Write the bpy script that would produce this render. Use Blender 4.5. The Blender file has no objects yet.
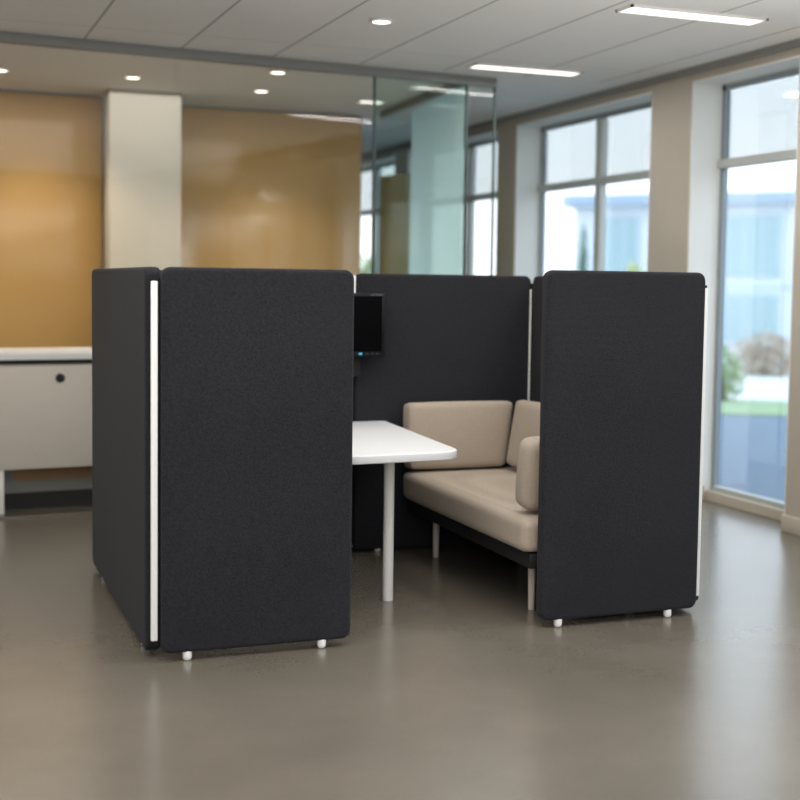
import bpy, bmesh, math, random
from mathutils import Vector, Matrix, noise
random.seed(7)
C = bpy.context.scene.collection

# ------------------------------------------------------------------ materials
def new_mat(name):
    m = bpy.data.materials.new(name); m.use_nodes = True
    nt = m.node_tree; nt.nodes.clear()
    out = nt.nodes.new('ShaderNodeOutputMaterial')
    return m, nt, out

def N(nt, kind, **inputs):
    n = nt.nodes.new(kind)
    for k, v in inputs.items():
        n.inputs[k.replace('_', ' ')].default_value = v
    return n

def col(c): return (c[0], c[1], c[2], 1.0)

def plain(name, c, rough=.5, spec=.5, metal=0.0, vary=.06, scale=6.0, bump=0.0, bscale=200.0, coat=0.0, sheen=0.0):
    m, nt, out = new_mat(name)
    b = N(nt, 'ShaderNodeBsdfPrincipled', Roughness=rough, Metallic=metal)
    b.inputs['Specular IOR Level'].default_value = spec
    b.inputs['Coat Weight'].default_value = coat
    b.inputs['Coat Roughness'].default_value = .08
    b.inputs['Sheen Weight'].default_value = sheen
    b.inputs['Sheen Roughness'].default_value = .4
    tc = nt.nodes.new('ShaderNodeTexCoord')
    nz = N(nt, 'ShaderNodeTexNoise', Scale=scale, Detail=3.0)
    nt.links.new(tc.outputs['Object'], nz.inputs['Vector'])
    mx = nt.nodes.new('ShaderNodeMix'); mx.data_type = 'RGBA'
    mx.inputs['A'].default_value = col([x*(1-vary) for x in c])
    mx.inputs['B'].default_value = col([min(1, x*(1+vary)) for x in c])
    nt.links.new(nz.outputs['Fac'], mx.inputs['Factor'])
    nt.links.new(mx.outputs['Result'], b.inputs['Base Color'])
    if bump:
        n2 = N(nt, 'ShaderNodeTexNoise', Scale=bscale, Detail=2.0)
        nt.links.new(tc.outputs['Object'], n2.inputs['Vector'])
        bp = N(nt, 'ShaderNodeBump', Strength=bump, Distance=.002)
        nt.links.new(n2.outputs['Fac'], bp.inputs['Height'])
        nt.links.new(bp.outputs['Normal'], b.inputs['Normal'])
    nt.links.new(b.outputs['BSDF'], out.inputs['Surface'])
    return m

def fabric(name, c, weave=420.0, contrast=.35, sheen=.3, bump=.25):
    """woven cloth: two crossed thread waves broken up by noise"""
    m, nt, out = new_mat(name)
    b = N(nt, 'ShaderNodeBsdfPrincipled', Roughness=.9)
    b.inputs['Specular IOR Level'].default_value = .15
    b.inputs['Sheen Weight'].default_value = sheen
    b.inputs['Sheen Roughness'].default_value = .5
    tc = nt.nodes.new('ShaderNodeTexCoord')
    w1 = N(nt, 'ShaderNodeTexWave', Scale=weave/6, Distortion=3.0, Detail=2.0)
    w1.bands_direction = 'Z'
    w2 = N(nt, 'ShaderNodeTexWave', Scale=weave/6, Distortion=3.0, Detail=2.0)
    w2.bands_direction = 'DIAGONAL'
    nz = N(nt, 'ShaderNodeTexNoise', Scale=weave*.36, Detail=3.0)
    big = N(nt, 'ShaderNodeTexNoise', Scale=2.2, Detail=2.0)
    for n in (w1, w2, nz, big): nt.links.new(tc.outputs['Object'], n.inputs['Vector'])
    ad = nt.nodes.new('ShaderNodeMath'); ad.operation = 'ADD'
    nt.links.new(w1.outputs['Fac'], ad.inputs[0]); nt.links.new(w2.outputs['Fac'], ad.inputs[1])
    h = nt.nodes.new('ShaderNodeMath'); h.operation = 'MULTIPLY'; h.inputs[1].default_value = .2
    nt.links.new(ad.outputs[0], h.inputs[0])
    a2 = nt.nodes.new('ShaderNodeMath'); a2.operation = 'ADD'
    nt.links.new(h.outputs[0], a2.inputs[0])
    hn = nt.nodes.new('ShaderNodeMath'); hn.operation = 'MULTIPLY'; hn.inputs[1].default_value = .6
    nt.links.new(nz.outputs['Fac'], hn.inputs[0]); nt.links.new(hn.outputs[0], a2.inputs[1])
    a3 = nt.nodes.new('ShaderNodeMath'); a3.operation = 'MULTIPLY_ADD'; a3.inputs[1].default_value = .12; 
    nt.links.new(big.outputs['Fac'], a3.inputs[0]); nt.links.new(a2.outputs[0], a3.inputs[2])
    mr = N(nt, 'ShaderNodeMapRange'); mr.inputs['From Min'].default_value = .3; mr.inputs['From Max'].default_value = .82
    nt.links.new(a3.outputs[0], mr.inputs['Value'])
    mx = nt.nodes.new('ShaderNodeMix'); mx.data_type = 'RGBA'
    mx.inputs['A'].default_value = col([x*(1-contrast) for x in c])
    mx.inputs['B'].default_value = col([min(1, x*(1+contrast)) for x in c])
    nt.links.new(mr.outputs['Result'], mx.inputs['Factor'])
    nt.links.new(mx.outputs['Result'], b.inputs['Base Color'])
    bp = N(nt, 'ShaderNodeBump', Strength=bump, Distance=.0015)
    nt.links.new(a2.outputs[0], bp.inputs['Height'])
    nt.links.new(bp.outputs['Normal'], b.inputs['Normal'])
    nt.links.new(b.outputs['BSDF'], out.inputs['Surface'])
    return m

def emit(name, c, s):
    m, nt, out = new_mat(name)
    e = N(nt, 'ShaderNodeEmission', Strength=s); e.inputs['Color'].default_value = col(c)
    nt.links.new(e.outputs[0], out.inputs['Surface'])
    return m

def glass(name, tint, refl=.5, rough=.02, ior=1.5):
    """thin architectural pane: tinted see-through plus fresnel reflection"""
    m, nt, out = new_mat(name)
    t = nt.nodes.new('ShaderNodeBsdfTransparent'); t.inputs['Color'].default_value = col(tint)
    g = N(nt, 'ShaderNodeBsdfGlossy', Roughness=rough)
    fr = N(nt, 'ShaderNodeFresnel', IOR=ior)
    mu = nt.nodes.new('ShaderNodeMath'); mu.operation = 'MULTIPLY'; mu.inputs[1].default_value = refl
    nt.links.new(fr.outputs[0], mu.inputs[0])
    mx = nt.nodes.new('ShaderNodeMixShader')
    nt.links.new(mu.outputs[0], mx.inputs['Fac'])
    nt.links.new(t.outputs[0], mx.inputs[1]); nt.links.new(g.outputs[0], mx.inputs[2])
    nt.links.new(mx.outputs[0], out.inputs['Surface'])
    return m

def frosted(name, c, clear=.3):
    m, nt, out = new_mat(name)
    d = nt.nodes.new('ShaderNodeBsdfDiffuse'); d.inputs['Color'].default_value = col(c)
    tl = nt.nodes.new('ShaderNodeBsdfTranslucent'); tl.inputs['Color'].default_value = col(c)
    m1 = nt.nodes.new('ShaderNodeMixShader'); m1.inputs['Fac'].default_value = .72
    nt.links.new(d.outputs[0], m1.inputs[1]); nt.links.new(tl.outputs[0], m1.inputs[2])
    t = nt.nodes.new('ShaderNodeBsdfTransparent'); t.inputs['Color'].default_value = col([min(1, x*1.25) for x in c])
    m2 = nt.nodes.new('ShaderNodeMixShader'); m2.inputs['Fac'].default_value = clear
    nt.links.new(m1.outputs[0], m2.inputs[1]); nt.links.new(t.outputs[0], m2.inputs[2])
    g = N(nt, 'ShaderNodeBsdfGlossy', Roughness=.12)
    m3 = nt.nodes.new('ShaderNodeMixShader'); m3.inputs['Fac'].default_value = .07
    nt.links.new(m2.outputs[0], m3.inputs[1]); nt.links.new(g.outputs[0], m3.inputs[2])
    nt.links.new(m3.outputs[0], out.inputs['Surface'])
    return m

def floor_mat():
    m, nt, out = new_mat('grey_resin_floor')
    b = N(nt, 'ShaderNodeBsdfPrincipled', Roughness=.3)
    b.inputs['Specular IOR Level'].default_value = .9; b.inputs['IOR'].default_value = 1.6
    tc = nt.nodes.new('ShaderNodeTexCoord')
    n1 = N(nt, 'ShaderNodeTexNoise', Scale=1.4, Detail=6.0, Roughness=.6)
    n2 = N(nt, 'ShaderNodeTexNoise', Scale=90.0, Detail=3.0)
    for n in (n1, n2): nt.links.new(tc.outputs['Object'], n.inputs['Vector'])
    mx = nt.nodes.new('ShaderNodeMix'); mx.data_type = 'RGBA'
    mx.inputs['A'].default_value = col(FLOOR_A); mx.inputs['B'].default_value = col(FLOOR_B)
    ad = nt.nodes.new('ShaderNodeMath'); ad.operation = 'MULTIPLY_ADD'; ad.inputs[1].default_value = .25
    nt.links.new(n2.outputs['Fac'], ad.inputs[0]); nt.links.new(n1.outputs['Fac'], ad.inputs[2])
    mr = N(nt, 'ShaderNodeMapRange'); mr.inputs['From Min'].default_value = .3; mr.inputs['From Max'].default_value = .95
    nt.links.new(ad.outputs[0], mr.inputs['Value'])
    nt.links.new(mr.outputs['Result'], mx.inputs['Factor'])
    nt.links.new(mx.outputs['Result'], b.inputs['Base Color'])
    rr = N(nt, 'ShaderNodeMapRange'); rr.inputs['To Min'].default_value = .20; rr.inputs['To Max'].default_value = .29
    nt.links.new(n1.outputs['Fac'], rr.inputs['Value']); nt.links.new(rr.outputs['Result'], b.inputs['Roughness'])
    bp = N(nt, 'ShaderNodeBump', Strength=.03, Distance=.002)
    nt.links.new(n2.outputs['Fac'], bp.inputs['Height']); nt.links.new(bp.outputs['Normal'], b.inputs['Normal'])
    nt.links.new(b.outputs['BSDF'], out.inputs['Surface'])
    return m

def ceiling_mat():
    """long ceiling planks, dark joints running along Y every 0.56 m and fainter cross joints"""
    m, nt, out = new_mat('ceiling_tiles')
    b = N(nt, 'ShaderNodeBsdfPrincipled', Roughness=.85)
    b.inputs['Specular IOR Level'].default_value = .2
    tc = nt.nodes.new('ShaderNodeTexCoord')
    sp = nt.nodes.new('ShaderNodeSeparateXYZ')
    nt.links.new(tc.outputs['Object'], sp.inputs[0])
    def seam(sock, off, period, w):
        a = nt.nodes.new('ShaderNodeMath'); a.operation = 'SUBTRACT'; a.inputs[1].default_value = off - w/2
        nt.links.new(sock, a.inputs[0])
        d = nt.nodes.new('ShaderNodeMath'); d.operation = 'FLOORED_MODULO'; d.inputs[1].default_value = period
        nt.links.new(a.outputs[0], d.inputs[0])
        l = nt.nodes.new('ShaderNodeMath'); l.operation = 'LESS_THAN'; l.inputs[1].default_value = w
        nt.links.new(d.outputs[0], l.inputs[0])
        return l
    s1 = seam(sp.outputs['X'], .97, .56, .014)
    s2 = seam(sp.outputs['Y'], 7.12, 2.24, .012)
    nz = N(nt, 'ShaderNodeTexNoise', Scale=1.5, Detail=4.0); nt.links.new(tc.outputs['Object'], nz.inputs['Vector'])
    mx = nt.nodes.new('ShaderNodeMix'); mx.data_type = 'RGBA'
    mx.inputs['A'].default_value = col([x*.95 for x in CEIL]); mx.inputs['B'].default_value = col([x*1.05 for x in CEIL])
    nt.links.new(nz.outputs['Fac'], mx.inputs['Factor'])
    m2 = nt.nodes.new('ShaderNodeMix'); m2.data_type = 'RGBA'
    m2.inputs['B'].default_value = col([x*.5 for x in CEIL])
    fy = nt.nodes.new('ShaderNodeMath'); fy.operation = 'LESS_THAN'; fy.inputs[1].default_value = 7.6
    nt.links.new(sp.outputs['Y'], fy.inputs[0])
    fs = nt.nodes.new('ShaderNodeMath'); fs.operation = 'MULTIPLY'
    nt.links.new(s1.outputs[0], fs.inputs[0]); nt.links.new(fy.outputs[0], fs.inputs[1])
    nt.links.new(mx.outputs['Result'], m2.inputs['A']); nt.links.new(fs.outputs[0], m2.inputs['Factor'])
    f = nt.nodes.new('ShaderNodeMath'); f.operation = 'MULTIPLY'; f.inputs[1].default_value = .5
    nt.links.new(s2.outputs[0], f.inputs[0])
    m3 = nt.nodes.new('ShaderNodeMix'); m3.data_type = 'RGBA'
    m3.inputs['B'].default_value = col([x*.5 for x in CEIL])
    nt.links.new(m2.outputs['Result'], m3.inputs['A']); nt.links.new(f.outputs[0], m3.inputs['Factor'])
    nt.links.new(m3.outputs['Result'], b.inputs['Base Color'])
    nt.links.new(b.outputs['BSDF'], out.inputs['Surface'])
    return m

FLOOR_A = (.112, .098, .078); FLOOR_B = (.172, .151, .122)
CEIL = (.74, .72, .68)
M = {}
M['floor'] = floor_mat()
M['ceiling'] = ceiling_mat()
M['wall'] = plain('beige_wall_paint', (.49, .44, .37), .8, .2, vary=.03)
M['reveal'] = plain('white_window_reveal', (.78, .78, .74), .6, .3, vary=.02)
M['trim'] = plain('pale_baseboard', (.58, .52, .43), .5, .4, vary=.03)
M['frame'] = plain('grey_window_frame', (.25, .29, .31), .4, .5, vary=.04)
M['frame_light'] = plain('light_window_mullion', (.50, .52, .50), .4, .5, vary=.04)
M['column'] = plain('cream_column_paint', (.56, .52, .44), .7, .3, vary=.03)
M['orange'] = plain('amber_back_painted_glass', (.52, .32, .12), .16, .5, vary=.05, scale=1.5, coat=.15)
M['amber2'] = plain('olive_amber_panel', (.20, .18, .09), .3, .5, vary=.05)
M['charcoal'] = fabric('charcoal_woven_fabric', (.0190, .0192, .0232), 420, .85, .04, .25)
M['beige'] = fabric('beige_woven_fabric', (.375, .315, .255), 520, .2, .1, .2)
M['white'] = plain('white_laminate', (.74, .75, .765), .35, .45, vary=.015)
M['white_metal'] = plain('white_powder_coat', (.82, .82, .81), .35, .5, vary=.02)
M['black'] = plain('black_metal', (.012, .012, .013), .5, .4, vary=.1)
M['gasket'] = plain('black_panel_joint', (.010, .010, .011), .8, .2, vary=.1)
M['tapered'] = plain('pale_grey_sofa_leg', (.62, .55, .49), .4, .5, vary=.03)
M['bezel'] = plain('black_monitor_bezel', (.007, .008, .012), .45, .2, vary=.1)
M['screen'] = plain('black_screen', (.002, .002, .0025), .25, .15, vary=.05)
M['mark'] = plain('grey_print', (.10, .105, .12), .5, .4)
M['button'] = plain('dark_button', (.06, .05, .06), .4, .4)
M['cyan'] = emit('cyan_power_light', (.05, .55, .75), 1.0)
M['cabinet'] = plain('warm_white_cabinet', (.60, .55, .50), .45, .4, vary=.02)
M['plinth'] = plain('grey_plinth', (.20, .20, .19), .6, .3)
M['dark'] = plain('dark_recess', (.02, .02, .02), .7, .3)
M['wood'] = plain('brown_wood_rail', (.28, .17, .09), .5, .4, vary=.15)
M['rail'] = plain('brushed_grey_rail', (.23, .23, .215), .45, .5, metal=.0, vary=.04)
M['seal'] = plain('pane_edge_seal', (.07, .10, .095), .6, .3)
M['glass_clear'] = glass('clear_partition_glass', (.975, .975, .965), .26)
M['glass_green'] = glass('green_partition_glass', (.86, .93, .905), .3)
M['glass_window'] = glass('window_glass', (.97, .985, .99), .4)
M['glass_upper'] = glass('upper_window_glass', (.83, .86, .87), .7)
M['frosted'] = frosted('frosted_green_glass', (.76, .87, .84), .12)
M['lamp'] = emit('warm_lamp_lens', (1.0, .90, .76), 4.5)
M['lamp_strip'] = emit('white_lamp_strip', (1.0, .95, .88), 2.2)
M['lamp_ring'] = plain('white_lamp_ring', (.75, .73, .69), .4, .5)
M['facade'] = plain('pale_blue_render', (.74, .79, .86), .8, .2, vary=.03, scale=.5)
M['roof'] = plain('blue_grey_roof', (.42, .52, .66), .6, .3, vary=.05)
M['bwin'] = plain('blue_window_pane', (.38, .53, .58), .2, .5, vary=.1, scale=.6)
M['bframe'] = plain('pale_window_frame', (.55, .66, .76), .5, .4)
M['road'] = plain('blue_grey_asphalt', (.17, .22, .29), .8, .2, vary=.08)
M['lawn'] = plain('bright_lawn', (.36, .46, .26), .9, .1, vary=.2)
M['pave'] = plain('white_paving', (.80, .80, .78), .8, .2, vary=.04)
M['dirt'] = plain('outdoor_ground', (.45, .46, .42), .9, .1, vary=.1)
M['leaf'] = plain('green_leaf', (.30, .42, .18), .7, .2, vary=.3, scale=3)
M['leaf_pale'] = plain('tan_pink_leaf', (.52, .42, .33), .7, .2, vary=.25, scale=3)
M['leaf_dark'] = plain('blue_green_leaf', (.22, .36, .28), .7, .2, vary=.25, scale=3)
M['leaf_lime'] = plain('lime_leaf', (.55, .62, .28), .7, .2, vary=.25, scale=3)
M['bark'] = plain('bark', (.20, .14, .09), .9, .1, vary=.2)

# ------------------------------------------------------------------ mesh helpers
def add(bm, other):
    me = bpy.data.meshes.new('tmp'); other.to_mesh(me); other.free()
    bm.from_mesh(me); bpy.data.meshes.remove(me)

def box(bm, x0, x1, y0, y1, z0, z1, bev=0.0, seg=2):
    t = bmesh.new(); bmesh.ops.create_cube(t, size=1)
    for v in t.verts:
        v.co = Vector(((x0+x1)/2+v.co.x*(x1-x0), (y0+y1)/2+v.co.y*(y1-y0), (z0+z1)/2+v.co.z*(z1-z0)))
    if bev:
        bmesh.ops.bevel(t, geom=t.edges[:], offset=bev, segments=seg, profile=.5, affect='EDGES')
    add(bm, t); return bm

def prism(bm, pts, z0, z1, bev=0.0, seg=3, axis='z'):
    """extruded outline (pts counter-clockwise in the plane), rims rounded by bev"""
    t = bmesh.new()
    def P(a, b, h):
        return {'z': (a, b, h), 'y': (a, h, b), 'x': (h, a, b)}[axis]
    lo = [t.verts.new(P(a, b, z0)) for a, b in pts]
    hi = [t.verts.new(P(a, b, z1)) for a, b in pts]
    n = len(pts)
    f0 = t.faces.new(lo[::-1]); f1 = t.faces.new(hi)
    for i in range(n): t.faces.new((lo[i], lo[(i+1) % n], hi[(i+1) % n], hi[i]))
    bmesh.ops.recalc_face_normals(t, faces=t.faces[:])
    if bev:
        es = set(f0.edges) | set(f1.edges)
        bmesh.ops.bevel(t, geom=list(es), offset=bev, segments=seg, profile=.5, affect='EDGES')
    add(bm, t); return bm

def round_poly(corners, radii, seg=8):
    out = []; n = len(corners)
    for i in range(n):
        p = Vector(corners[i]); a = Vector(corners[i-1]); b = Vector(corners[(i+1) % n]); r = radii[i]
        u = (a-p).normalized(); w = (b-p).normalized()
        if r <= 0: out.append((p.x, p.y)); continue
        ang = u.angle(w); d = r/math.tan(ang/2)
        c = p+(u+w).normalized()*(r/math.sin(ang/2))
        s = p+u*d-c; e = p+w*d-c
        a0 = math.atan2(s.y, s.x); a1 = math.atan2(e.y, e.x); da = (a1-a0+math.pi) % (2*math.pi)-math.pi
        for k in range(seg+1):
            t = a0+da*k/seg; out.append((c.x+r*math.cos(t), c.y+r*math.sin(t)))
    return out

def lathe(bm, cx, cy, prof, n=24):
    t = bmesh.new(); rings = []
    for r, z in prof:
        rings.append([t.verts.new((cx+r*math.cos(2*math.pi*k/n), cy+r*math.sin(2*math.pi*k/n), z)) for k in range(n)] if r > 1e-6 else [t.verts.new((cx, cy, z))])
    for a, b in zip(rings, rings[1:]):
        for k in range(n):
            k2 = (k+1) % n
            if len(a) == 1 and len(b) == 1: continue
            if len(a) == 1: t.faces.new((a[0], b[k], b[k2]))
            elif len(b) == 1: t.faces.new((a[k], a[k2], b[0]))
            else: t.faces.new((a[k], a[k2], b[k2], b[k]))
    for end in (rings[0], rings[-1]):
        if len(end) > 1: t.faces.new(end)
    bmesh.ops.recalc_face_normals(t, faces=t.faces[:])
    add(bm, t); return bm

def cushion(w, d, h, r=.04, puff=(.012, .02, .012), n=12):
    """soft padded block, centred in x,y, base at z=0; rounded rims and bulging faces"""
    t = bmesh.new(); bmesh.ops.create_cube(t, size=2)
    bmesh.ops.subdivide_edges(t, edges=t.edges[:], cuts=n, use_grid_fill=True)
    hw = (w/2, d/2, h/2)
    for v in t.verts:
        q = []
        for i in range(3):
            s = v.co[i]; s = math.copysign(abs(s)**.6, s)     # crowd the grid towards the rims
            q.append(s*hw[i])
        inner = Vector([max(-(hw[i]-r), min(hw[i]-r, q[i])) for i in range(3)])
        o = Vector(q)-inner
        if o.length > 1e-9: o = o.normalized()*r
        p = inner+o
        u = [p[i]/hw[i] for i in range(3)]
        for i in range(3):
            j, k = (i+1) % 3, (i+2) % 3
            p[i] += math.copysign(puff[i], u[i])*abs(u[i])**2*max(0, 1-u[j]**2)*max(0, 1-u[k]**2)
        p += Vector((0, 0, hw[2])); v.co = p
    return t

def obj(name, bm, mat, parent=None, smooth=True, angle=40):
    me = bpy.data.meshes.new(name); bm.to_mesh(me); bm.free()
    me.materials.append(mat)
    if smooth:
        me.polygons.foreach_set('use_smooth', [True]*len(me.polygons))
        me.set_sharp_from_angle(angle=math.radians(angle))
    o = bpy.data.objects.new(name, me); C.objects.link(o)
    if parent: o.parent = parent
    return o

def tag(o, label, cat, group=None):
    o['label'] = label; o['category'] = cat
    if group: o['group'] = group
    return o

def thing(name, label, cat, loc=(0, 0, 0), rz=0.0, group=None):
    o = bpy.data.objects.new(name, None); C.objects.link(o)
    o.empty_display_size = .1; o.location = loc; o.rotation_euler = (0, 0, rz)
    return tag(o, label, cat, group)

def struct(name, bm, mat, parent=None, smooth=False):
    o = obj(name, bm, mat, parent, smooth)
    if parent is None: o['kind'] = 'structure'
    return o

def dup(root, loc, rz, label):
    r = root.copy(); C.objects.link(r); r.location = loc; r.rotation_euler = (0, 0, rz); r['label'] = label
    for ch in list(root.children):
        c = ch.copy(); C.objects.link(c); c.parent = r
        for g in list(ch.children):
            d = g.copy(); C.objects.link(d); d.parent = c
    return r

# ------------------------------------------------------------------ room shell
XW, XG, ZC, HEAD, SILL = 4.58, 4.80, 2.70, 2.625, .09
YB, YN, XL = 15.0, -4.0, -4.5
struct('floor', box(bmesh.new(), XL-.1, XG+.15, YN-.1, YB+.1, -.08, 0), M['floor'])
struct('ceiling', box(bmesh.new(), XL-.1, XG+.15, YN-.1, YB+.1, ZC, ZC+.08), M['ceiling'])
struct('wall_left', box(bmesh.new(), XL-.1, XL, YN, YB, 0, ZC), M['wall'])
struct('wall_back', box(bmesh.new(), XL, XG+.15, YB, YB+.1, 0, ZC), M['wall'])
struct('wall_front', box(bmesh.new(), XL, XG+.15, YN-.1, YN, 0, ZC), M['wall'])
# window openings along the right wall: (near Y, far Y, mullion Ys)
WINS = [(5.85, 6.885, []), (7.34, 9.335, [8.37]), (9.67, 11.70, [10.70]), (12.05, 14.3, [13.15]),
        (3.35, 5.40, [4.38]), (.85, 2.95, [1.9]), (-1.9, .45, [-.7])]
edges = sorted([(a, b) for a, b, _ in WINS])
wb = bmesh.new(); prev = YN
for a, b in edges:
    box(wb, XW, XG+.032, prev, a, 0, ZC); prev = b
box(wb, XW, XG+.032, prev, YB, 0, ZC)
for a, b in edges:
    box(wb, XW, XG+.032, a, b, HEAD, ZC)
struct('wall_right', wb, M['wall'])
bb = bmesh.new(); prev = YN
for a, b in edges+[(YB, YB)]:
    box(bb, XW-.018, XW, prev-(.016 if prev > YN else 0), a+(.016 if a < YB else 0), 0, .095, .004)
    if prev > YN: box(bb, XW-.01, XG-.05, prev-.016, prev-.0005, 0, .095, .004)
    if a < YB: box(bb, XW-.01, XG-.05, a+.0005, a+.016, 0, .095, .004)
    prev = b
struct('baseboard_right', bb, M['trim'], smooth=True)
tr = bmesh.new()
box(tr, XW-.05, XW, YN, YB, ZC-.035, ZC)
struct('trim_1', tr, M['rail'])
for i, (a, b, ms) in enumerate(WINS):
    root = bpy.data.objects.new('window_%d' % (i+1), None); C.objects.link(root); root['kind'] = 'structure'
    root.location = (XG, (a+b)/2, 0)
    y0, y1 = a-root.location.y, b-root.location.y
    rv = bmesh.new()                                   # white painted reveal lining
    box(rv, XW-XG+.001, .031, y0, y0+.012, .001, HEAD); box(rv, XW-XG+.001, .031, y1-.012, y1, .001, HEAD)
    box(rv, XW-XG+.001, .031, y0, y1, HEAD-.012, HEAD)
    struct('reveal', rv, M['reveal'], root)
    struct('sill', box(bmesh.new(), -.05, .032, y0+.012, y1-.012, 0, .066, .004), M['trim'], root)
    fr = bmesh.new()
    y0 += .012; y1 -= .012
    box(fr, -.004, .032, y0, y0+.032, .066, HEAD-.012); box(fr, -.004, .032, y1-.032, y1, .066, HEAD-.012)
    box(fr, -.004, .032, y0, y1, HEAD-.046, HEAD-.012)
    struct('window_frame', fr, M['frame'], root)
    tm = bmesh.new()
    box(tm, -.03, .03, y0, y1, 2.095, 2.15, .004); box(tm, -.015, .03, y0+.032, y1-.032, .066, .098, .004)
    for mY in ms: box(tm, -.025, .03, mY-root.location.y-.04, mY-root.location.y+.04, SILL, HEAD-.05, .004)
    struct('mullion', tm, M['frame_light'], root)
    struct('pane', box(bmesh.new(), .020, .026, y0+.032, y1-.032, .098, 2.095), M['glass_window'], root)
    struct('pane', box(bmesh.new(), .020, .026, y0+.032, y1-.032, 2.15, HEAD-.05), M['glass_upper'], root)

# ------------------------------------------------------------------ glass partition across the room
PA = Vector((.517, 7.489)); PB = Vector((3.649, 7.771)); pd = (PB-PA).normalized(); pang = math.atan2(pd.y, pd.x)
gp = thing('glass_partition', 'long clear and green glass partition under a grey ceiling rail behind the booth', 'glass partition', (PA.x, PA.y, 0), pang)
L = (PB-PA).length; xs = [-4.2, -1.5, .55-.52, 2.272, 2.932, L]
obj('head_rail', box(bmesh.new(), -4.6, L, -.035, .035, ZC-.055, ZC, .004), M['rail'], gp)
obj('floor_track', box(bmesh.new(), -4.6, L, -.012, .012, 0, .012), M['floor'], gp)
for a, b, mt in [(-4.6, -2.0, 'glass_clear'), (-2.0, 2.272, 'glass_clear'), (2.272, 2.932, 'glass_green'), (2.932, L, 'glass_clear')]:
    pn = obj('pane', box(bmesh.new(), a+.003, b-.003, -.006, .006, .012, ZC-.055), M[mt], gp)
    if mt == 'glass_green': pn['label'] = 'green tinted glass pane'
    se = obj('edge_seal', box(bmesh.new(), b-.006, b+.006, -.008, .008, .012, ZC-.055), M['seal'], pn)

RA = Vector((3.445, 7.80)); RB = Vector((3.60, 9.13)); RC = Vector((3.545, 9.62))
def strip_obj(name, A, B, z0, z1, t, mat, parent=None):
    d = (B-A); ang = math.atan2(d.y, d.x)
    o = obj(name, box(bmesh.new(), 0, d.length, -t/2, t/2, z0, z1, .002), mat, parent)
    o.location = (A.x, A.y, 0); o.rotation_euler = (0, 0, ang)
    return o
fg = thing('frosted_glass_screen', 'frosted pale green glass wall running back from the end of the partition', 'glass screen')
fp = bmesh.new(); fl = (RB-RA).length
fp.faces.new([fp.verts.new(q) for q in ((0, 0, .01), (fl, 0, .01), (fl, 0, ZC-.05), (0, 0, ZC-.05))])
fo = obj('pane', fp, M['frosted'], fg); fo.location = (RA.x, RA.y, 0); fo.rotation_euler = (0, 0, math.atan2(RB.y-RA.y, RB.x-RA.x))
strip_obj('head_rail', RA, RC, ZC-.05, ZC, .04, M['rail'], fg)
op = strip_obj('divider_panel', RB+Vector((-.01, .02)), RC, 0, 2.19, .03, M['amber2'])
tag(op, 'narrow olive brown divider panel seen through the green glass pane', 'divider')

# orange wall panels and cream column behind the glass
def wall_panel(x0, x1, y, label):
    t = thing('wall_panel', label, 'wall panel', ((x0+x1)/2, y, 0))
    h = (x1-x0)/2
    obj('panel_face', box(bmesh.new(), -h, h, 0, .03, .12, ZC-.02, .004), M['orange'], t)
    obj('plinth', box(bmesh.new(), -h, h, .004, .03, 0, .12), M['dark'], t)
    obj('backing', box(bmesh.new(), -h+.01, h-.01, .03, .10, 0, ZC), M['amber2'], t)
    return t
wall_panel(-3.6, 1.385, 9.72, 'glossy amber wall panel at far left above the white cabinet')
wall_panel(1.92, 3.485, 9.93, 'glossy amber wall panel between the cream column and the green glass')
cl = thing('column', 'square cream column between the two amber wall panels', 'column', (1.635, 9.45, 0))
obj('shaft', box(bmesh.new(), -.255, .255, -.13, .13, .1, ZC, .004), M['column'], cl)
obj('base', box(bmesh.new(), -.265, .265, -.14, .14, 0, .1, .004), M['trim'], cl)

# ------------------------------------------------------------------ white storage cabinet at far left
YC = 7.62
ca, sa = math.cos(pang), math.sin(pang)
def along(d, off=0): return (.495+ca*d-sa*off, YC+sa*d+ca*off, 0)
cb = thing('storage_cabinet', 'white cabinet with a black round lock under the white worktop at left', 'cabinet', along(.635), pang)
x0, x1 = .515-1.15, 1.78-1.15
obj('carcass', box(bmesh.new(), x0, x1, .02, .58, .252, .862, .003), M['cabinet'], cb)
dr = obj('door', box(bmesh.new(), x0+.012, x1-.012, 0, .019, .256, .850, .003), M['cabinet'], cb)
lk = bmesh.new(); lathe(lk, 0, 0, [(0, -.0), (.026, 0), (.026, .012), (.020, .020), (0, .022)], 20)
o = obj('lock', lk, M['black'], dr); o.location = (.868-1.15, 0, .779); o.rotation_euler = (math.pi/2, 0, 0)
for lx in (x0+.018, x1-.018):
    for ly in (.03, .55):
        obj('leg', box(bmesh.new(), lx-.018, lx+.018, ly-.018, ly+.018, 0, .252, .002), M['white_metal'], cb)
wt = thing('worktop', 'long white worktop with dark lower edge resting on the cabinet at left', 'worktop', along(.285), pang)
obj('top_slab', box(bmesh.new(), -1.1, 1.25, -.02, .60, .886, .925, .003), M['white'], wt)
obj('dark_support', box(bmesh.new(), -1.1, 1.25, .004, .58, .862, .886), M['black'], wt)
pb = thing('low_plinth', 'dark plinth with grey and brown rails on the floor below the cabinet', 'plinth', along(.285, .15), pang)
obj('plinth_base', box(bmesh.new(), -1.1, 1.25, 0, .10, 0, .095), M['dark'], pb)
obj('grey_rail', box(bmesh.new(), -1.1, 1.25, .01, .10, .095, .165), M['plinth'], pb)
obj('brown_rail', box(bmesh.new(), -.17, 1.25, .01, .10, .165, .245), M['wood'], pb)
obj('grey_panel', box(bmesh.new(), -1.1, -.17, .01, .10, .165, .245), M['plinth'], pb)

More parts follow.
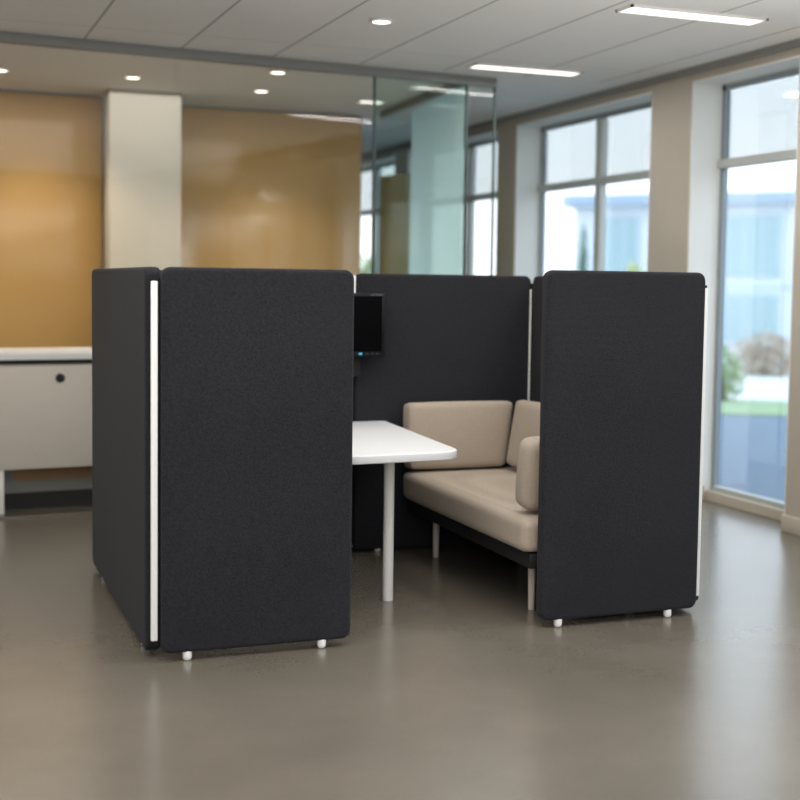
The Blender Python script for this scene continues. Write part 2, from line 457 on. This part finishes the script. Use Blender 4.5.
# ------------------------------------------------------------------ ceiling fittings
def linear_light(x0, x1, y, w, label):
    t = thing('linear_ceiling_light', label, 'ceiling light', ((x0+x1)/2, y, ZC), 0, None)
    h = (x1-x0)/2
    fb = bmesh.new()
    box(fb, -h, h, -w/2, -w/2+.012, -.012, 0); box(fb, -h, h, w/2-.012, w/2, -.012, 0)
    box(fb, -h, -h+.012, -w/2, w/2, -.012, 0); box(fb, h-.012, h, -w/2, w/2, -.012, 0)
    obj('frame', fb, M['lamp_ring'], t)
    obj('diffuser', box(bmesh.new(), -h+.012, h-.012, -w/2+.012, w/2-.012, -.008, -.001), M['lamp_strip'], t)
    return t
linear_light(3.28, 4.02, 7.33, .15, 'long white linear light in the ceiling near the glass corner')
linear_light(3.27, 4.06, 5.52, .15, 'long white linear light in the ceiling nearest the tall windows')
linear_light(3.16, 3.36, 9.10, .12, 'short white linear light seen through the clear glass above the amber panel')
linear_light(3.70, 3.95, 9.05, .10, 'short white linear light glowing above the frosted green glass')
def downlight():
    t = thing('downlight', '', 'ceiling light')
    rg = bmesh.new(); lathe(rg, 0, 0, [(.046, -.002), (.062, -.002), (.062, -.010), (.050, -.014), (.046, -.010), (.046, -.002)], 24)
    obj('ring', rg, M['lamp_ring'], t)
    ln = bmesh.new(); lathe(ln, 0, 0, [(.046, -.001), (.046, -.010), (0, -.013)], 24)
    obj('lens', ln, M['lamp'], t)
    return t
DL = [((2.31, 6.30), 'round downlight in the tiled ceiling in front of the glass partition'),
      ((1.444, 8.72), 'round downlight behind the glass in front of the cream column'),
      ((2.263, 8.09), 'higher of two round downlights behind the glass near the right amber panel'),
      ((2.377, 8.93), 'lower of two round downlights behind the glass near the right amber panel'),
      ((.605, 8.80), 'round downlight cut by the left photo edge behind the glass')]
d0 = downlight()
for i, ((x, y), lab) in enumerate(DL):
    if i == 0: d0.location = (x, y, ZC); d0['label'] = lab
    else: dup(d0, (x, y, ZC), 0, lab)

# ------------------------------------------------------------------ meeting booth
PX, PY, PR = .8011, 4.4790, -.0139
W, D, H, ZB = 2.274, 1.57, 1.40, .034
booth = thing('meeting_booth', 'charcoal fabric meeting booth of tall screen panels with white strips on small feet', 'booth', (PX, PY, 0), PR)
def pod_thing(name, label, cat, x, y, z=0, group=None, rz=0):
    c, s = math.cos(PR), math.sin(PR)
    return thing(name, label, cat, (PX+c*x-s*y, PY+s*x+c*y, z), PR+rz, group)
def leak_block(x0, x1, y0, y1):
    obj('leak_blocker', box(bmesh.new(), x0, x1, y0, y1, 0, .03, .002), M['gasket'], booth)  # added black strip that stops light leaking under the panels
def panel(axis, a0, a1, h0, h1, feet, label=None, rad=.036, h=H, zb=None):
    zb = ZB if zb is None else zb
    """upholstered screen panel: rounded outline, rolled rims; axis is its thickness direction"""
    outline = round_poly([(a0, zb), (a1, zb), (a1, h), (a0, h)], [rad]*4, 8)
    p = obj('screen_panel', prism(bmesh.new(), outline, h0, h1, .016, 4, axis), M['charcoal'], booth)
    if label: p['label'] = label
    m = (h0+h1)/2 - (.008 if axis == 'y' else 0)
    for f in feet:
        fx, fy = (f, m) if axis == 'y' else (m, f)
        fb = bmesh.new()
        lathe(fb, fx, fy, [(0, 0), (.009, 0), (.0145, .004), (.0165, .012), (.0165, .030), (.0145, ZB+.004), (0, ZB+.004)], 20)
        obj('foot', fb, M['white_metal'], p)
    return p
panel('y', .0385, .744, -.012, .046, (.133, .634), 'front left charcoal panel', zb=.030)
panel('y', 1.528, 2.246, -.014, .044, (1.613, 2.115), 'front right charcoal panel', h=1.413, zb=.030)
panel('x', .058, 1.60, -.008, .050, (.24, 1.36), 'long left side charcoal panel', zb=.022)
panel('x', .046, 1.53, W-.058, W, (.24, 1.3), 'right side charcoal panel', zb=.012)
panel('y', .06, 1.240, 1.548, 1.604, (.3, 1.0), 'back left charcoal panel', zb=.012)
panel('y', 1.266, 2.226, 1.548, 1.604, (1.40, 2.05), 'back right charcoal panel', zb=.012)
leak_block(.06, 2.22, 1.570, 1.582); leak_block(2.24, 2.25, .30, 1.5)
def post(x0, x1, y0, y1, sx0, sx1, sy0, sy1, z0=.055, z1=1.362, s0=.078, s1=1.350):
    g = obj('corner_post', box(bmesh.new(), x0, x1, y0, y1, z0, z1, .003), M['gasket'], booth)
    s = obj('white_strip', box(bmesh.new(), sx0, sx1, sy0, sy1, s0, s1, .003), M['white_metal'], g)
post(.010, .050, .018, .058, .004, .027, .004, .019)
post(W-.05, W-.004, .018, .056, 2.248, 2.264, .002, .030)
post(1.238, 1.268, 1.565, 1.595, 1.241, 1.265, 1.552, 1.565, s0=1.18, s1=1.388, z1=1.38)
post(2.228, 2.262, 1.552, 1.59, 2.2135, 2.2165, 1.532, 1.546, s1=1.33)

# table inside the booth
tb = pod_thing('meeting_table', 'white rounded table on one white round leg inside the booth', 'table', 1.13, .9)
pts = round_poly([(.80-1.13, .325-.9), (1.345-1.13, .365-.9), (1.425-1.13, 1.542-.9), (.86-1.13, 1.542-.9)], [.085, .105, .01, .01], 10)
tt = obj('tabletop', prism(bmesh.new(), pts, .630, .666, .006, 3), M['white'], tb)
lg = bmesh.new(); lathe(lg, 1.112-1.13, .613-.9, [(0, 0), (.0215, 0), (.0225, .003), (.0225, .629), (0, .629)], 28)
obj('leg', lg, M['white_metal'], tb)
obj('wall_bracket', box(bmesh.new(), -.2, .2, .60, .644, .56, .630, .003), M['black'], tb)
gr = bmesh.new(); lathe(gr, 1.02-1.13, 1.40-.9, [(0, .666), (.03, .666), (.03, .669), (.024, .670), (0, .670)], 20)
obj('cable_port', gr, M['white_metal'], tt)

# monitor on the back panel
mo = pod_thing('monitor', 'black flat monitor mounted on the inside of the back panel', 'monitor', 1.13, 1.546, .995)
w2 = .252
obj('housing', prism(bmesh.new(), round_poly([(-w2, 0), (w2, 0), (w2, .308), (-w2, .308)], [.006]*4, 4), -.105, -.066, .004, 2, 'y'), M['bezel'], mo)
obj('screen', box(bmesh.new(), -w2+.016, w2-.018, -.1065, -.104, .024, .294), M['screen'], mo)
obj('mount_plate', box(bmesh.new(), -.08, .08, -.066, 0, .06, .22, .004), M['black'], mo)
obj('mount_arm', box(bmesh.new(), -.03, .14, -.06, 0, -.10, .06, .004), M['black'], mo)
obj('power_light', box(bmesh.new(), .118, .134, -.107, -.104, .008, .018, .001), M['cyan'], mo)
for k in (-.045, -.012, .034, .06, .085):
    obj('button', box(bmesh.new(), .126+k-.006, .126+k+.006, -.1065, -.104, .010, .015, .001), M['button'], mo)
obj('maker_mark', box(bmesh.new(), .175, .235, -.1062, -.104, .2975, .3015), M['mark'], mo)

# sofa and cushions
sf = pod_thing('booth_sofa', 'beige upholstered bench sofa on a black frame inside the right side of the booth', 'sofa', 1.845, .79)
st = cushion(.70, 1.42, .141, .036, (.004, .004, .008), 16)
bmesh.ops.translate(st, vec=(0, 0, .279), verts=st.verts)
obj('seat', st, M['beige'], sf, angle=80)
obj('frame', box(bmesh.new(), -.32, .345, -.70, .70, .218, .280, .006), M['black'], sf)
for lx in (1.632, 2.10):
    for ly in (.285, 1.355):
        b = bmesh.new(); lathe(b, lx-1.845, ly-.79, [(0, 0), (.012, 0), (.0135, .004), (.0165, .17), (.017, .219), (0, .219)], 20)
        obj('leg', b, M['tapered'], sf)
def loose(label, x, y, z, w, d, h, rx=0, ry=0, r=.042, group=None, puff=(.012, .018, .01), taper=0):
    bm = cushion(w, d, h, r, puff, 12)
    for v in bm.verts:
        if v.co.x > 0: v.co.x += taper*(v.co.z/h-1)*v.co.x/(w/2)
    c, s = math.cos(PR), math.sin(PR)
    o = obj('sofa_cushion', bm, M['beige'], None, angle=80)
    o.location = (PX+c*x-s*y, PY+s*x+c*y, z); o.rotation_euler = (rx, ry, PR)
    return tag(o, label, 'cushion', group)
loose('wide beige cushion leaning on the back panel at the far end of the sofa', 1.785, 1.432, .434, .566, .112, .328, rx=-.07, r=.024, puff=(.008, .012, .004), taper=.05)
loose('long beige back cushion against the right side panel of the sofa', 2.060, .818, .441, .145, 1.06, .336, ry=.16, r=.028, puff=(.012, .004, .004))
loose('beige end cushion half hidden behind the front right panel', 1.755, .222, .442, .44, .125, .291, rx=.14, r=.038)

# ------------------------------------------------------------------ outside
dv = Vector((.545, .839)); lv = Vector((dv.y, -dv.x))
def strip_poly(d0, d1, half=40, xmin=XG+.16):
    q = [dv*d0-lv*half, dv*d0+lv*half, dv*d1+lv*half, dv*d1-lv*half]
    out = []
    for i in range(4):
        a, b = q[i], q[(i+1) % 4]
        if a.x >= xmin: out.append((a.x, a.y))
        if (a.x-xmin)*(b.x-xmin) < 0:
            t = (xmin-a.x)/(b.x-a.x); c = a+(b-a)*t; out.append((c.x, c.y))
    return out
for nm, d0, d1, z, mt in [('ground_road', -25, 15.3, -.12, 'road'), ('ground_lawn', 15.3, 17.2, -.10, 'lawn'), ('ground_paving', 17.2, 22.4, -.11, 'pave'), ('ground_far', 22.4, 90, -2.2, 'dirt')]:
    struct(nm, prism(bmesh.new(), strip_poly(d0, d1), z-.3, z), M[mt])
A = Vector((25.9, 47.2)); B = Vector((31.9, 40.55)); ba = math.atan2(B.y-A.y, B.x-A.x)
bl = thing('office_building', 'pale blue office building with a blue roof edge seen through the windows', 'building', (A.x, A.y, -2.2), ba)
g = 2.2
obj('facade', box(bmesh.new(), 0, 22, 0, 8, 0, 4.6+g), M['facade'], bl)
obj('roof', box(bmesh.new(), -.4, 22.4, -.5, 8.4, 4.55+g, 5.05+g, .04), M['roof'], bl)
obj('floor_band', box(bmesh.new(), -.03, 22, -.05, 0, 1.28+g, 1.48+g), M['bframe'], bl)
for wx in (1.0, 6.3, 9.7, 13.1, 16.5):
    ww = 2.0 if wx > 3 else 1.7
    for z0, z1 in ((-.7, 1.06), (1.84, 4.1)):
        f = obj('window', box(bmesh.new(), wx-.1, wx+ww+.1, -.06, .02, z0+g-.1, z1+g+.1, .01), M['bframe'], bl)
        n = 3
        for k in range(n):
            a = wx+ww*k/n+.04; b = wx+ww*(k+1)/n-.04
            obj('pane', box(bmesh.new(), a, b, -.075, -.05, z0+g, z1+g), M['bwin'], f)

def crown(rx, rz, n, leaf, seed, pointed=False):
    rnd = random.Random(seed); bm = bmesh.new()
    for _ in range(n):
        while True:
            p = Vector((rnd.uniform(-1, 1), rnd.uniform(-1, 1), rnd.uniform(-1, 1)))
            if .25 < p.length < 1: break
        if pointed:
            s = 1-.5*(p.z+1)*.85; p.x *= s; p.y *= s
        else:
            p *= .8+.35*noise.noise(p*2.3+Vector((seed, 0, 0)))
        c = Vector((p.x*rx, p.y*rx, p.z*rz))
        rot = Matrix.Rotation(rnd.uniform(0, 6.28), 3, 'Z') @ Matrix.Rotation(rnd.uniform(-1.2, 1.2), 3, 'X')
        l = leaf*rnd.uniform(.7, 1.3)
        vs = [bm.verts.new(c+rot @ Vector(q)) for q in ((-l*.35, 0, 0), (0, -l*.1, l*.5), (l*.35, 0, 0), (0, l*.1, -l*.5))]
        bm.faces.new(vs)
    return bm
def plant(name, label, cat, x, y, z, rx, rz, trunk, mat, n, leaf, seed, pointed=False):
    t = thing(name, label, cat, (x, y, z))
    f = obj('foliage', crown(rx, rz, n, leaf, seed, pointed), M[mat], t); f.location = (0, 0, trunk+rz*(.55 if cat == 'shrub' else .9))
    b = bmesh.new(); lathe(b, 0, 0, [(0, 0), (.06+.05*rx, 0), (.04+.02*rx, trunk+rz*.5), (0, trunk+rz*.8)], 10)
    obj('trunk', b, M['bark'], t)
    return t
def at(px, depth):                                    # ground point in the direction of an azimuth measured from the camera axis
    az = math.radians(21.15)+math.atan((px-400)/1286.5)
    dd = depth/math.cos(math.atan((px-400)/1286.5))
    return dd*math.sin(az), dd*math.cos(az)
x, y = at(764, 21.6); plant('shrub', 'tan pink rounded shrub on the white paving outside the right window', 'shrub', x, y, -.11, .70, .50, .02, 'leaf_pale', 900, .10, 3)
x, y = at(722, 16.6); plant('shrub', 'low green shrub on the lawn at the left of the right window', 'shrub', x, y, -.10, .38, .50, .02, 'leaf', 600, .08, 4)
x, y = at(581, 30); plant('cypress_tree', 'slim blue green cypress outside the middle window', 'tree', x, y, -2.2, .36, 2.5, .3, 'leaf_dark', 1500, .13, 5, True)
x, y = at(636, 29); plant('garden_tree', 'round lime green tree outside the middle window', 'tree', x, y, -2.2, .75, 1.1, 2.1, 'leaf_lime', 1100, .15, 6)
x, y = at(371, 30); plant('garden_tree', 'green tree outside the far window behind the glass partition', 'tree', x, y, -2.2, .8, 1.1, 2.3, 'leaf', 1100, .15, 8)

# ------------------------------------------------------------------ light
wd = bpy.data.worlds.new('World'); bpy.context.scene.world = wd; wd.use_nodes = True
nt = wd.node_tree; nt.nodes.clear()
wo = nt.nodes.new('ShaderNodeOutputWorld'); bg = nt.nodes.new('ShaderNodeBackground')
tc = nt.nodes.new('ShaderNodeTexCoord'); sp = nt.nodes.new('ShaderNodeSeparateXYZ')
nt.links.new(tc.outputs['Generated'], sp.inputs[0])
rp = nt.nodes.new('ShaderNodeValToRGB')
rp.color_ramp.elements[0].position = .0; rp.color_ramp.elements[0].color = (.95, .98, 1, 1)
rp.color_ramp.elements[1].position = .6; rp.color_ramp.elements[1].color = (.62, .80, 1, 1)
nt.links.new(sp.outputs['Z'], rp.inputs['Fac']); nt.links.new(rp.outputs['Color'], bg.inputs['Color'])
bg.inputs['Strength'].default_value = 3.0
nt.links.new(bg.outputs[0], wo.inputs['Surface'])

def area(name, loc, size, power, color, rot=(0, 0, 0), portal=False, spread=math.pi):
    l = bpy.data.lights.new(name, 'AREA'); l.shape = 'RECTANGLE'; l.size, l.size_y = size
    l.energy = power; l.color = color; l.spread = spread
    o = bpy.data.objects.new(name, l); C.objects.link(o); o.location = loc; o.rotation_euler = rot
    if portal: l.cycles.is_portal = True
    return o
warm = (1, .98, .955)
for x, y, s, p in [(3.65, 7.33, (.70, .12), 8), (3.66, 5.52, (.75, .12), 10), (.1, 2.2, (8.4, 7.0), 290), (-2.6, 4.2, (2.6, 2.6), 45), (.8, 8.75, (3.6, 1.2), 18)]:  # first two serve the linear lights; the rest are added fill without fittings
    area('fitting_and_fill', (x, y, ZC-.03), s, p, warm)
area('ceiling_fill', (1.6, 3.5, 1.95), (5.0, 2.4), 66, warm, (math.pi, 0, 0))  # added upward fill in mid-air, no fixture, brightens the ceiling
area('ceiling_fill', (3.5, 4.6, 1.6), (2.0, 5.0), 9, (1, .98, .96), (math.pi, 0, 0))  # second added upward fill, for the ceiling near the windows
area('fitting_and_fill', (-.6, -2.2, 2.35), (3.2, 1.2), 95, (1, .99, .97), (math.radians(62), 0, math.radians(-12)))  # added frontal fill behind the camera, brightens upright faces in the booth
def spot(x, y, p, ang=100):
    l = bpy.data.lights.new('downlight_and_fill', 'SPOT'); l.energy = p; l.color = (1, .86, .66); l.spot_size = math.radians(ang); l.spot_blend = .8; l.shadow_soft_size = .05
    o = bpy.data.objects.new('downlight_and_fill', l); C.objects.link(o); o.location = (x, y, ZC-.03)
for (x, y), _ in DL: spot(x, y, 32 if y > 7.6 else 25)
for x, y in ((-.4, 8.8), (.9, 9.2), (2.7, 9.3)): spot(x, y, 38)  # extra spots without fittings, added to brighten the area behind the glass
for a, b, _ in WINS:
    area('window_portal', (XG+.1, (a+b)/2, (HEAD+SILL)/2), (HEAD-SILL, b-a), 1, (1, 1, 1), (0, math.pi/2, 0), True)

# ------------------------------------------------------------------ camera
cam = bpy.data.cameras.new('camera'); co = bpy.data.objects.new('camera', cam); C.objects.link(co)
r = Vector((.9328590, -.3599972, .0132691)); u = Vector((.0120426, .0679768, .9976142)); f = Vector((.3600403, .9304736, -.0677481))
mtx = Matrix(((r.x, u.x, -f.x, 0), (r.y, u.y, -f.y, 0), (r.z, u.z, -f.z, 1.3541), (0, 0, 0, 1)))
co.matrix_world = mtx
cam.sensor_width = 36; cam.lens = 1286.47/800*36; cam.shift_y = -29.577/800
cam.clip_start = .05; cam.clip_end = 300
cam.dof.use_dof = True; cam.dof.focus_distance = 5.1; cam.dof.aperture_fstop = 1.45
sc = bpy.context.scene; sc.camera = co
sc.view_settings.view_transform = 'Standard'; sc.view_settings.look = 'None'; sc.view_settings.exposure = 0; sc.view_settings.gamma = 1
sc.cycles.max_bounces = 10; sc.cycles.transparent_max_bounces = 16
